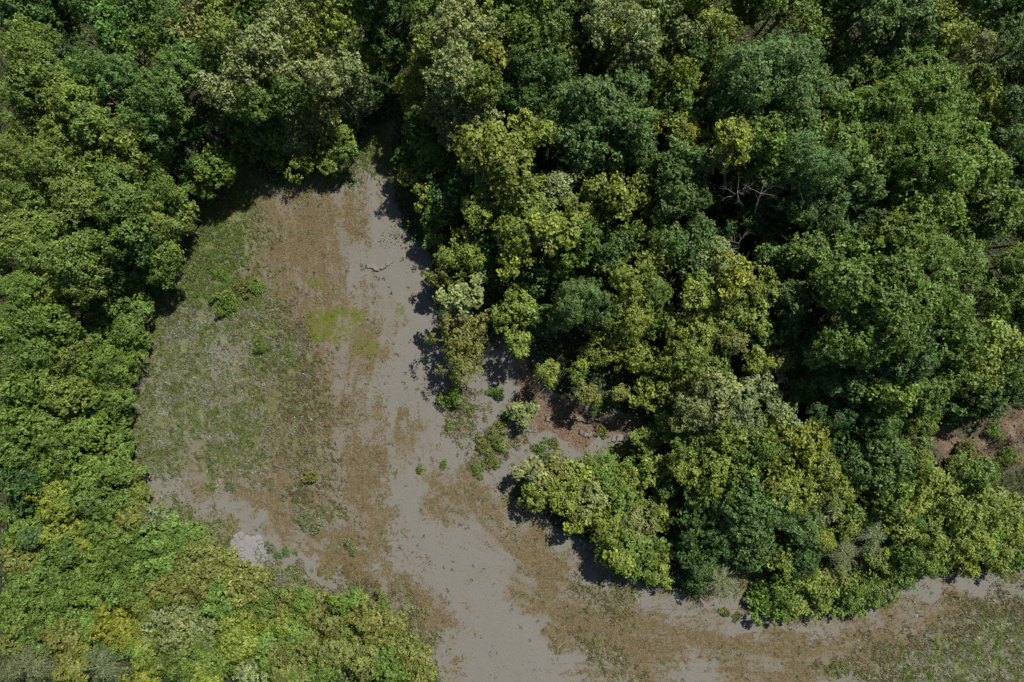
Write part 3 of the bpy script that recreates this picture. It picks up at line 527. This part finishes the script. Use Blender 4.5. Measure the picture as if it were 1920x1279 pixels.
SPECIAL = {(392, 308): 'round bright green tree standing at the upper left corner of the clearing', (1370, 262): 'tall tree with golden crown on a bare pale leaning trunk',
 (1124, 208): 'big dome shaped bluish green tree rising above its yellow neighbours', (1664, 566): 'broadest mid green crown in the right hand forest',
 (864, 628): 'olive small tree, upper half of the pair beside the bare ground', (866, 680): 'olive small tree casting a long ragged shadow on bare ground',
 (868, 556): 'pale lime pointed small tree above the olive pair', (970, 576): 'heart shaped yellow green small tree over a brown gully', (1092, 562): 'dark blue green round crown above the eroded bank',
 (924, 286): 'wide feathery yellow tree right of the clearing tip', (1500, 826): 'golden green crown above the lower right forest edge',
 (848, 742): 'single round bush with dark shadow on bare soil', (485, 651): 'small dark sapling alone in the middle of the meadow', (581, 896): 'olive spiky weed clump on dry ground right of the meadow',
 (418, 566): 'largest mid green bush in the green upper meadow', (895, 880): 'low bright herb patch left of the bushy spur', (978, 774): 'pale lime sapling at the foot of the pale fallen pole',
 (286, 968): 'grey half bare shrub at the start of the path', (1620, 992): 'large grey green drooping evergreen near the lower right forest edge', (1572, 1030): 'smaller grey green evergreen beside the larger drooping one',
 (60, 1246): 'grey green drooping bush at the bottom left corner', (192, 1246): 'grey green drooping bush on the bottom edge left', (50, 1012): 'small teal crown alone in the yellow lower left thicket',
 (504, 1030): 'grey weed leaning against the right side of the rock slab', (1348, 1084): 'feathery grey green bush at the low forest edge right of the spur', (378, 352): 'small bright bush just below the round bright tree'}
STY = {'o': 'oak', 'l': 'loose', 'f': 'feather', 't': 'thicket', 'b': 'bush', 'F': 'frond'}
SURF = {'oak': ('dense', 'crown'), 'loose': ('loose leafed', 'crown'), 'feather': ('tufted', 'crown'), 'thicket': ('low matted', 'mound'), 'bush': ('little', 'weed'), 'frond': ('drooping', 'sprays')}

def place_text(x, y, own=None):
    x = min(max(x, 6), 1914); y = min(max(y, 6), 1273); best = None
    for lx, ly, ph in LANDMARKS:
        d = math.hypot(x - lx, y - ly)
        if d < 14: continue
        if best is None or d < best[0]: best = (d, x - lx, y - ly, ph)
    d, dx, dy, ph = best
    vert = 'above' if dy < 0 else 'below'; hor = 'left' if dx < 0 else 'right'
    if abs(dx) < .42 * abs(dy): rel = vert
    elif abs(dy) < .42 * abs(dx): rel = hor + ' of'
    else: rel = vert + '-' + hor + ' of'
    dist = 'close' if d < 60 else ('' if d < 120 else 'farther')
    return (dist + ' ' + rel + ' ' + ph).strip()

plants = []
for ln in PLANTS.strip().split('\n'):
    for e in ln.split('|'):
        x, y, r, h, st, col = e.split(); plants.append([float(x), float(y), float(r), float(h), STY[st], col])
for p_ in plants:
    x, y, r, h, st, col = p_; key = (int(x), int(y))
    tall = h >= 7.5; p_.append('tree' if (h >= 4.5 and st not in ('thicket', 'frond', 'bush')) else 'shrub')
    if key in SPECIAL: p_.append(SPECIAL[key]); continue
    size = 'tiny' if r < 10 else 'small' if r < 26 else 'medium' if r < 41 else 'large' if r < 55 else 'very large'
    noun = ('tree' if p_[6] == 'tree' else 'weed clump' if st == 'bush' and r < 18 else 'bush')
    p_.append('%s %s %s %s' % (size, CNAME[col], noun, place_text(x, y)))
# the few that still read alike get their order from left to right
from collections import defaultdict
same = defaultdict(list)
for p_ in plants: same[p_[7]].append(p_)
ORD = ['leftmost', 'second from left', 'third from left', 'fourth from left', 'fifth from left', 'sixth from left', 'seventh from left']
for lab, L in same.items():
    if len(L) > 1:
        L.sort(key=lambda q: q[0])
        for k, q in enumerate(L):
            if len(L) == 2: q[7] = ('left ' if k == 0 else 'right ') + 'of two, ' + lab
            else: q[7] = (ORD[k] if k < len(L) - 1 else 'rightmost') + ' of %d, ' % len(L) + lab

prg = random.Random(5)
for q in plants:
    ws = q[7].split()
    if len(ws) > 16: q[7] = ' '.join(w_ for w_ in ws if w_ not in ('the', 'farther', 'a'))
print([q[7] for q in plants if len(q[7].split()) > 16])
for (x, y, r, h, st, col, kind, lab) in plants:
    zs = {'oak': .85, 'loose': 1.15, 'feather': .75, 'thicket': .95, 'bush': .7, 'frond': .6}[st]
    if h > 12: h += prg.uniform(-2.2, 1.6)
    s_top = (H - h * .8) / H
    Rm = r * K * s_top * ((.95 if h > 12 else .98 if st == 'thicket' else 1.02) if st != 'bush' else 1.15)
    R0 = min(SIZES[st], key=lambda q: abs(math.log(q / Rm)))
    me = prg.choice(LIB[(st, R0)])
    scl = Rm / R0
    vz = scl * (1.0 if h < 9 else prg.uniform(1.0, 1.3))
    vtop = R0 * zs * vz * 1.05
    zc = max(h - vtop, R0 * zs * vz * .35)
    if st in ('thicket', 'bush', 'frond'): zc = max(h - vtop, .12 * h) + (prg.uniform(-1.0, 1.6) if st == 'thicket' else 0)
    X, Y = world_xy(x, y, zc + vtop * .6)
    gz = float(ground_z(np.array([X]), np.array([Y]))[0])
    name = {'oak': 'broadleaf_tree', 'loose': 'slender_tree', 'feather': 'feathery_tree'}.get(st, 'shrub') if kind == 'tree' else ('weed_clump' if st == 'bush' and r < 18 else 'shrub')
    root = bpy.data.objects.new(name, None); root.empty_display_size = .3
    root.location = (X, Y, gz); C.objects.link(root)
    root['label'] = lab; root['category'] = 'tree' if kind == 'tree' else ('weed' if name == 'weed_clump' else 'shrub')
    if x < 420 or y > 1130: root['group'] = ('trees of the left hand forest' if kind == 'tree' else 'bushes of the lower left thicket') if x < 840 else 'bushes along the lower forest edge'
    elif st == 'bush': root['group'] = 'weeds and saplings in the clearing'
    elif x < 730 and kind == 'tree': root['group'] = 'trees of the grove above the clearing'
    else: root['group'] = 'trees of the right hand forest' if kind == 'tree' else 'bushes along the lower forest edge'
    cr = bpy.data.objects.new('crown', me); link(cr, root)
    cr.location = (0, 0, zc); cr.scale = (scl, scl, vz); cr.rotation_euler = (prg.uniform(-.08, .08), prg.uniform(-.08, .08), prg.uniform(0, 6.28))
    c_ = COL[col]; b = prg.uniform(.88, 1.14); hs = prg.uniform(-.06, .06)
    cr.color = (c_[0] * b * (1 + hs), c_[1] * b, c_[2] * b * (1 - hs), 1)
    if r >= 12:
        tr = bpy.data.objects.new('trunk' if kind == 'tree' else 'stem', prg.choice(TRUNKS)); link(tr, root)
        th = max(.4, zc + vtop * .45); tw = th if h > 6 else max(.5, th) * 1.2
        tr.scale = (tw, tw, th); tr.rotation_euler = (0, 0, prg.uniform(0, 6.28))
print('PLANTS', len(plants), 'dup labels', len(plants) - len({q[7] for q in plants}), 'max words', max(len(q[7].split()) for q in plants))

# ------------------------------------------------------------------ undergrowth and grasses (uncountable)
def scatter(n, seed, x0=-79, x1=79, y0=-53, y1=53):
    r_ = np.random.default_rng(seed); return r_.uniform(x0, x1, n), r_.uniform(y0, y1, n), r_
def stuff(name, me, label, cat):
    o = link(bpy.data.objects.new(name, me)); o['kind'] = 'stuff'; o['label'] = label; o['category'] = cat; return o
x, y, r_ = scatter(300000, 3)
g, dr, mo, ba, so_, fo = cover(x, y)
dens = sst(fo + .5 * (fbm(x, y, 1.8, 3, 6) - .5), .15, .8) * (1 - .93 * np.clip(so_ * 1.3, 0, 1)) * (.35 + .65 * sst(fbm(x, y, 3.0, 3, 2), .3, .55))
k = r_.random(len(x)) < dens * .75; x, y = x[k], y[k]
z = ground_z(x, y) + r_.random(len(x)) ** 1.5 * 2.0 * sst(fo[k], .6, 1) + .08
P = np.stack([x, y, z], 1); n = len(P)
Nn = norm(r_.normal(size=(n, 3)) * .55 + [0, 0, 1])
c_ = np.array([.070, .115, .036]) * (1 + r_.normal(0, .22, (n, 1))) * (1 + .5 * (fbm(x, y, 6, 2, 5)[:, None] - .5))
stuff('undergrowth', leaf_mesh('undergrowth', P, Nn, r_.uniform(.2, .5, n), np.clip(c_, .01, .4), mat=M_GRASS, rg=r_), 'shaded leafy undergrowth on the forest floor between the trees', 'undergrowth')

x, y, r_ = scatter(160000, 41)
ppx, ppy = px_of(x, y); dd_ = poly_dist(CLEAR, ppx, ppy) * K; keepf = dd_ < 4; x, y, dd_, ppx, ppy = x[keepf], y[keepf], dd_[keepf], ppx[keepf], ppy[keepf]
_, _, _, ba, so_, fo = cover(x, y); nz_ = fbm(x, y, 2.0, 3, 5)
k = r_.random(len(x)) < .9 * sst(nz_ - dd_ * .045, .38, .5) * (1 - np.clip(so_, 0, 1)) * (1 - .8 * (ba > .6) * (fo < .4)); x, y, nz_ = x[k], y[k], nz_[k]; n = len(x)
P = np.stack([x, y, ground_z(x, y) + .06 + r_.random(n) * 1.1 * sst(nz_, .42, .62)], 1)
c_ = np.array([.125, .170, .045]) * (1 + r_.normal(0, .2, (n, 1))) * (.75 + .6 * fbm(x, y, 1.5, 2, 1)[:, None])
stuff('edge_growth', leaf_mesh('edge_growth', P, norm(r_.normal(size=(n, 3)) * .5 + [0, 0, 1]), r_.uniform(.12, .34, n), np.clip(c_, .01, .4), mat=M_GRASS, rg=r_), 'low ragged leafy growth along the edges of the clearing', 'undergrowth')

def blades(name, x, y, L, W, col, r_, per=5, lean=.8, spread=.12, wind=None):
    n = len(x); x = np.repeat(x, per); y = np.repeat(y, per); L = np.repeat(L, per); col = np.repeat(col, per, axis=0); W = np.repeat(W, per)
    m_ = n * per; az = r_.uniform(0, 6.28, m_)
    if wind is not None: az = wind + r_.normal(0, .9, m_)
    L = L * r_.uniform(.6, 1.2, m_); ln = r_.uniform(.35, 1, m_) * lean
    bx = x + r_.normal(0, spread, m_); by = y + r_.normal(0, spread, m_); bz = ground_z(bx, by) - .01
    d = np.stack([np.cos(az) * np.sin(ln), np.sin(az) * np.sin(ln), np.cos(ln)], 1)
    side = np.stack([-np.sin(az), np.cos(az), np.zeros(m_)], 1)
    b = np.stack([bx, by, bz], 1); mid = b + d * (L * .6)[:, None]; tip = mid + (d * [1, 1, .3]) * (L * .55)[:, None]
    w_ = (side * W[:, None]) * .5
    V = np.stack([b - w_, b + w_, mid + w_ * .9, mid - w_ * .9, tip], 1).reshape(-1, 3); q = np.arange(m_) * 5
    F = np.concatenate([np.stack([q, q + 1, q + 2], 1), np.stack([q, q + 2, q + 3], 1), np.stack([q + 3, q + 2, q + 4], 1)])
    me = mesh_np(name, V, F, mat=M_GRASS)
    c = col * (1 + r_.normal(0, .2, (m_, 1))); add_color(me, 'tint', np.repeat(np.clip(c, .01, .7), 5, axis=0)); return me
# tall meadow grass with pale heads
x, y, r_ = scatter(260000, 21, -60, 79, -53, 34)
g, dr, mo, ba, so_, fo = cover(x, y)
pat = fbm(x, y, 1.3, 3, 3)
k = (r_.random(len(x)) < np.clip(g * 1.1, 0, 1) * sst(pat, .24, .45)) & (fo < .9); x, y, g = x[k], y[k], g[k]
n = len(x); tn = fbm(x, y, 1.0, 3, 4); browner = sst(px_of(x, y)[0], 470, 560) * (1 - sst(g, .75, 1))
pale = (r_.random(n) < np.clip(sst(fbm(x, y, .8, 3, 6), .50, .60) * .85 + .06, 0, 1) * (1 - sst(px_of(x, y)[1], 440, 560) * 0 - sst(560 - px_of(x, y)[1], 0, 120) * .8))[:, None]
c_ = np.where(pale, np.array([.225, .222, .170]), np.where(r_.random((n, 1)) < .15 + tn[:, None] * .8, [.090, .135, .034], [.165, .175, .062]))
c_ = np.where((r_.random(n) < browner * .7)[:, None], [.135, .112, .062], c_) * (.75 + .7 * tn[:, None])
up_ = (px_of(x, y)[1] < 570 + 60 * (tn - .5))[:, None] & (r_.random((n, 1)) < .75); c_ = np.where(up_, np.array([.105, .155, .036]) * (.7 + .7 * tn[:, None]), c_)
stuff('meadow_grass', blades('meadow_grass', x, y, r_.uniform(.3, .75, n), np.where(pale[:, 0], .11, .10), c_, r_, per=4, lean=1.15, wind=math.radians(35)), 'tall grass with pale tufts on the left side of the clearing', 'grass')
# dry stubble and short weeds over the bare ground
x, y, r_ = scatter(330000, 22, -60, 79, -53, 34)
g, dr, mo, ba, so_, fo = cover(x, y)
dd = (.10 + dr * .9 - ba * .75 + .3 * (streaks(x, y) - .5)) * sst(fbm(x, y, .9, 3, 1), .35, .6)
k = (r_.random(len(x)) < dd * .55) & (fo < .8); x, y, dr = x[k], y[k], dr[k]; n = len(x)
c_ = np.where(r_.random((n, 1)) < .45, [.085, .054, .028], np.where(r_.random((n, 1)) < .5, [.095, .092, .036], [.15, .12, .078]))
stuff('dry_stubble', blades('dry_stubble', x, y, r_.uniform(.08, .22, n), np.full(n, .055), c_, r_, per=3, lean=1.3, spread=.10), 'brown dry stubble and short weeds speckling the pale bare ground', 'grass')
# dark little weeds, sparse
x, y, r_ = scatter(9000, 23, -60, 79, -53, 34)
g, dr, mo, ba, so_, fo = cover(x, y)
k = (fo < .45) & (r_.random(len(x)) < (.16 + .3 * g + .25 * dr - .12 * ba)); x, y = x[k], y[k]; n = len(x)
stuff('ground_weeds', blades('ground_weeds', x, y, r_.uniform(.14, .34, n), np.full(n, .075), np.tile([.055, .08, .024], (n, 1)), r_, per=12, lean=1.3, spread=.13), 'small dark green weeds dotted over the clearing', 'weeds')
# moss-like bright short grass
x, y, r_ = scatter(120000, 24, -42, 30, -45, 12)
g, dr, mo, ba, so_, fo = cover(x, y)
k = r_.random(len(x)) < sst(mo, .25, .9) * .8; x, y = x[k], y[k]; n = len(x)
stuff('bright_turf', blades('bright_turf', x, y, r_.uniform(.08, .16, n), np.full(n, .06), np.tile([.10, .118, .016], (n, 1)), r_, per=4, lean=1.2, spread=.1), 'bright yellow green turf patch in the clearing', 'turf')

# soil clods and stones on the eroded bank
def stones_mesh(name, x, y, s, r_, mat, flat=.6):
    n = len(x); T = (1 + 5 ** .5) / 2
    B = norm(np.array([(1,0,0),(-1,0,0),(0,1,0),(0,-1,0),(0,0,1),(0,0,-1)], float)); FF = np.array([(0,2,4),(2,1,4),(1,3,4),(3,0,4),(2,0,5),(1,2,5),(3,1,5),(0,3,5)])
    V = B[None] * (1 + r_.normal(0, .22, (n, 6, 1))) * s[:, None, None] * np.array([1, 1, flat])
    a_ = r_.uniform(0, 6.28, n); ca, sa_ = np.cos(a_)[:, None], np.sin(a_)[:, None]
    X = V[:, :, 0] * ca - V[:, :, 1] * sa_ + x[:, None]; Y = V[:, :, 0] * sa_ + V[:, :, 1] * ca + y[:, None]; Z = V[:, :, 2] + ground_z(x, y)[:, None]
    return mesh_np(name, np.stack([X, Y, Z], 2).reshape(-1, 3), (FF[None] + (np.arange(n) * 6)[:, None, None]).reshape(-1, 3), mat=mat)
x, y, r_ = scatter(60000, 31, -20, 79, -40, 10)
g, dr, mo, ba, so_, fo = cover(x, y)
k = (r_.random(len(x)) < sst(so_, .3, .9) * .4); x, y = x[k], y[k]; n = len(x)
stuff('soil_clods', stones_mesh('soil_clods', x, y, .05 + .22 * r_.random(n) ** 3, r_, M_CLOD), 'brown soil clods and stones lying on the eroded bank', 'clods')
x, y, r_ = scatter(50000, 32, -60, 79, -53, 34)
g, dr, mo, ba, so_, fo = cover(x, y)
k = (fo < .5) & (r_.random(len(x)) < .8 * (.15 + dr * .4 + ba * .25)); x, y = x[k], y[k]; n = len(x)
stuff('pebbles', stones_mesh('pebbles', x, y, .03 + .07 * r_.random(n) ** 3, r_, M_CLOD, .5), 'scattered pebbles and clods over the clearing', 'pebbles')

# ------------------------------------------------------------------ things
def thing(name, label, cat, loc, group=None):
    o = bpy.data.objects.new(name, None); o.location = loc; C.objects.link(o); o['label'] = label; o['category'] = cat
    if group: o['group'] = group
    return o
def gpt(px, py, dz=0):
    X, Y = world_xy(px, py); return X, Y, float(ground_z(np.array([X]), np.array([Y]))[0]) + dz

# dead trees: base px, top px, height, label
def dead_tree(bx, by, tx, ty, h, seed, label, spread=.9, r=.12, kids=(3, 5), depth=3):
    X, Y, Z = gpt(bx, by); TX, TY = world_xy(tx, ty, h)
    root = thing('dead_tree', label, 'dead tree', (X, Y, Z), 'bleached dead trees in the forest gap')
    rg = random.Random(seed); tb = Tubes(); top = Vector((TX - X, TY - Y, h)); pts = []; rad = []
    for i in range(9):
        s = i / 8; pts.append(top * s + Vector((rg.uniform(-.1, .1), rg.uniform(-.1, .1), 0)) * (1 if 0 < i else 0)); rad.append(r * (1 - .8 * s))
    tb.tube(pts, rad, 8); link(bpy.data.objects.new('trunk', tb.mesh('dead_trunk', M_DEAD)), root)
    for k in range(9):
        j = rg.randint(4, 8); a_ = rg.uniform(0, 6.28); tb = Tubes()
        branch(tb, pts[j].copy(), Vector((math.cos(a_), math.sin(a_), rg.uniform(.0, .5))).normalized(), rg.uniform(.9, 1.9), max(.028, rad[j] * .42), depth - 1, rg, spread, 4, .05, kids)
        link(bpy.data.objects.new('branch', tb.mesh('dead_branch', M_DEAD)), root)
dead_tree(1392, 446, 1412, 372, 17, 4, 'bleached dead tree with twisted branches right of the bare leaning trunk')
dead_tree(1336, 400, 1372, 366, 16, 9, 'bleached dead crown spreading beside the bare leaning trunk', r=.10)
dead_tree(1370, 510, 1374, 462, 15, 14, 'bushy tangle of bleached dead twigs, lowest of the dead trees', r=.08, kids=(4, 6))
dead_tree(1562, 90, 1600, 50, 18, 18, 'dead tree with few pale limbs near the top edge right of centre', r=.12, kids=(1, 3), depth=2)
# visible leaning trunk under the golden crown
X, Y, Z = gpt(1340, 420)
for o in list(C.objects):
    if o.get('label', '').startswith('tall tree with golden crown'):
        gold = o
for ch in list(gold.children):
    if ch.name.startswith('trunk'):
        tb = Tubes(); rg = random.Random(2); g0 = gold.location
        B0 = Vector((X, Y, Z)) - g0; T0 = Vector((0, 0, 15.5)); pts = []; rad = []
        for i in range(10):
            s = i / 9; q = B0.lerp(T0, s) + Vector((math.sin(s * 3) * .25, 0, 0)); pts.append(q); rad.append(.22 * (1 - .65 * s))
        tb.tube(pts, rad, 9); branch(tb, pts[6].copy(), Vector((.8, .25, .4)).normalized(), 2.2, .09, 1, rg, .5, 5, .1, (1, 2))
        ch.data = tb.mesh('leaning_trunk', M_DEAD); ch.scale = (1, 1, 1); ch.rotation_euler = (0, 0, 0)

def pole(name, label, cat, a, b, r, mat, seed=0, sub=4):
    A0 = Vector(gpt(*a)); B0 = Vector(gpt(*b)); A0.z += r * .8; B0.z += r * .8 + .1
    root_loc = A0.copy(); tb = Tubes(); rg = random.Random(seed); pts = []; rad = []
    for i in range(sub + 1):
        s = i / sub; q = (B0 - A0) * s + Vector((rg.uniform(-1, 1), rg.uniform(-1, 1), 0)) * r * .6; pts.append(q); rad.append(r * (1 - .5 * s))
    tb.tube(pts, rad, 7); o = link(bpy.data.objects.new(name, tb.mesh(name, mat))); o.location = root_loc; o['label'] = label; o['category'] = cat
pole('fallen_pole', 'pale straight fallen pole lying at the edge of the eroded bank', 'log', (1002, 748), (1020, 727), .10, M_DEAD)
pole('fallen_branch', 'short dark stick lying on pale ground left of the bushy spur', 'stick', (936, 917), (948, 929), .07, M_BARK, 3)
pole('fallen_branch', 'thin pale branch lying above the dry crack in the clearing', 'stick', (676, 520), (690, 514), .05, M_DEAD, 5)

# ragged soil ledges: the dark cracks of the photograph are small overhanging steps
def ledge(label, pts, w=.8, h=.28, seed=0):
    rg = np.random.default_rng(seed); P = np.array(pts, float); seg = np.hypot(*np.diff(P, axis=0).T); s = np.r_[0, np.cumsum(seg)]
    tt = np.linspace(0, s[-1], int(s[-1] / 2.0) + 2); px_ = np.interp(tt, s, P[:, 0]) + rg.normal(0, 1.1, len(tt)); py_ = np.interp(tt, s, P[:, 1]) + rg.normal(0, 1.3, len(tt))
    X, Y = world_xy(px_, py_); Z = ground_z(X, Y); n = len(tt); taper = np.sin(np.linspace(.12, math.pi - .12, n)) * rg.uniform(.6, 1.1, n)
    rows = []
    for off, hz in ((0, -.1), (-.10, .85), (.04, 1.0), (.45, .6), (1.0, -.12)):
        rows.append(np.stack([X + .25 * off * w, Y + off * w + rg.normal(0, .03, n), Z + hz * h * taper], 1))
    V = np.concatenate(rows); F = []
    for r in range(4):
        for i in range(n - 1): F.append((r * n + i, r * n + i + 1, (r + 1) * n + i + 1, (r + 1) * n + i))
    o = link(bpy.data.objects.new('soil_ledge', mesh_np('soil_ledge', V, np.array(F), mat=gm.materials[0])))
    X2, Y2 = V[:, 0], V[:, 1]; a = cover(X2, Y2)
    add_color(o.data, 'cover_a', np.stack([a[0] * .3, a[1], a[2]], 1)); add_color(o.data, 'cover_b', np.stack([a[3], a[4] * .4 + .15, a[5] * 0], 1)); add_color(o.data, 'streaks', np.full((len(V), 3), .5))
    o['label'] = label; o['kind'] = 'structure'
ledge('small ragged soil step in the upper clearing', [(680, 503), (697, 503), (706, 508), (722, 502), (738, 492)], .7, .30, 1)
ledge('soil step left under the eroded bank', [(880, 822), (925, 815), (960, 806), (990, 808), (1005, 812)], .8, .4, 2)
ledge('soil step right under the eroded bank', [(1085, 812), (1098, 818), (1122, 816)], .6, .3, 3)
ledge('soil step at the right end of the eroded bank', [(1140, 828), (1165, 826), (1185, 812), (1196, 800)], .8, .4, 4)
ledge('soil step on the bank', [(1020, 790), (1060, 782), (1100, 792), (1130, 785)], .9, .4, 6)

# broken rock slab: pieces with gaps
root = thing('rock_slab', 'grey broken rock slab with dark cracks beside the lower left thicket', 'rock', gpt(465, 1042))
SL = np.array([(441,1010),(452,1003),(480,1008),(496,1020),(498,1042),(486,1058),(484,1079),(450,1084),(430,1070),(432,1046)], float)
r_ = np.random.default_rng(4); seeds = []; tries = 0
while len(seeds) < 62 and tries < 40000:
    q = r_.uniform([428, 1002], [499, 1085])
    if inside(SL, np.array([q[0]]), np.array([q[1]]))[0] and all(np.hypot(*(q - s_)) > 4.2 + 3.5 * ((s_[0] * 7.3 + s_[1] * 3.1) % 1.0) for s_ in seeds): seeds.append(q)
    tries += 1
def clip_half(poly, nx_, ny_, c):
    outp = []
    for i in range(len(poly)):
        a_, b_ = poly[i], poly[(i + 1) % len(poly)]; da = a_[0] * nx_ + a_[1] * ny_ - c; db = b_[0] * nx_ + b_[1] * ny_ - c
        if da <= 0: outp.append(a_)
        if (da < 0 < db) or (db < 0 < da):
            s = da / (da - db); outp.append((a_[0] + (b_[0] - a_[0]) * s, a_[1] + (b_[1] - a_[1]) * s))
    return outp
for s_ in seeds:
    poly = [(s_[0] + 9 * math.cos(a_), s_[1] + 9 * math.sin(a_)) for a_ in np.linspace(0, 6.283, 9)[:-1] + r_.uniform(0, 1)]
    gap = r_.choice([.01, .01, .04]) if s_[1] > 1048 else r_.choice([.01, .02, .1, .9])
    for o_ in seeds:
        if o_ is s_: continue
        dv = o_ - s_; L_ = np.hypot(*dv)
        if L_ > 20: continue
        dv = dv / L_; mid = (o_ + s_) / 2 - dv * gap; poly = clip_half(poly, dv[0], dv[1], mid @ dv)
        if len(poly) < 3: break
    if len(poly) < 3: continue
    gx_, gy_, gz_ = gpt(*s_); n = len(poly); hh = r_.uniform(.14, .20); tilt = r_.normal(0, .03, 2); Vv = []
    for lvl, sc_ in ((-.15, 1.0), (hh * .98, 1.0), (hh, r_.choice([.995, .99, .93]))):
        for (qx, qy) in poly:
            X, Y = world_xy(s_[0] + (qx - s_[0]) * sc_, s_[1] + (qy - s_[1]) * sc_); ddx, ddy = X - gx_, Y - gy_
            Vv.append((ddx, ddy, lvl + (tilt[0] * ddx + tilt[1] * ddy if lvl > 0 else 0)))
    Vv.append((0, 0, hh + .02)); me = bpy.data.meshes.new('stone'); Ff = []
    for l in range(2):
        for i in range(n): Ff.append((l * n + i, (l + 1) * n + i, (l + 1) * n + (i + 1) % n, l * n + (i + 1) % n))
    for i in range(n): Ff.append((2 * n + i, 3 * n, 2 * n + (i + 1) % n))
    me.from_pydata(Vv, [], Ff); me.materials.append(M_ROCK); me.update(); o = link(bpy.data.objects.new('stone', me), root)
    o.location = Vector((gx_, gy_, gz_)) - root.location
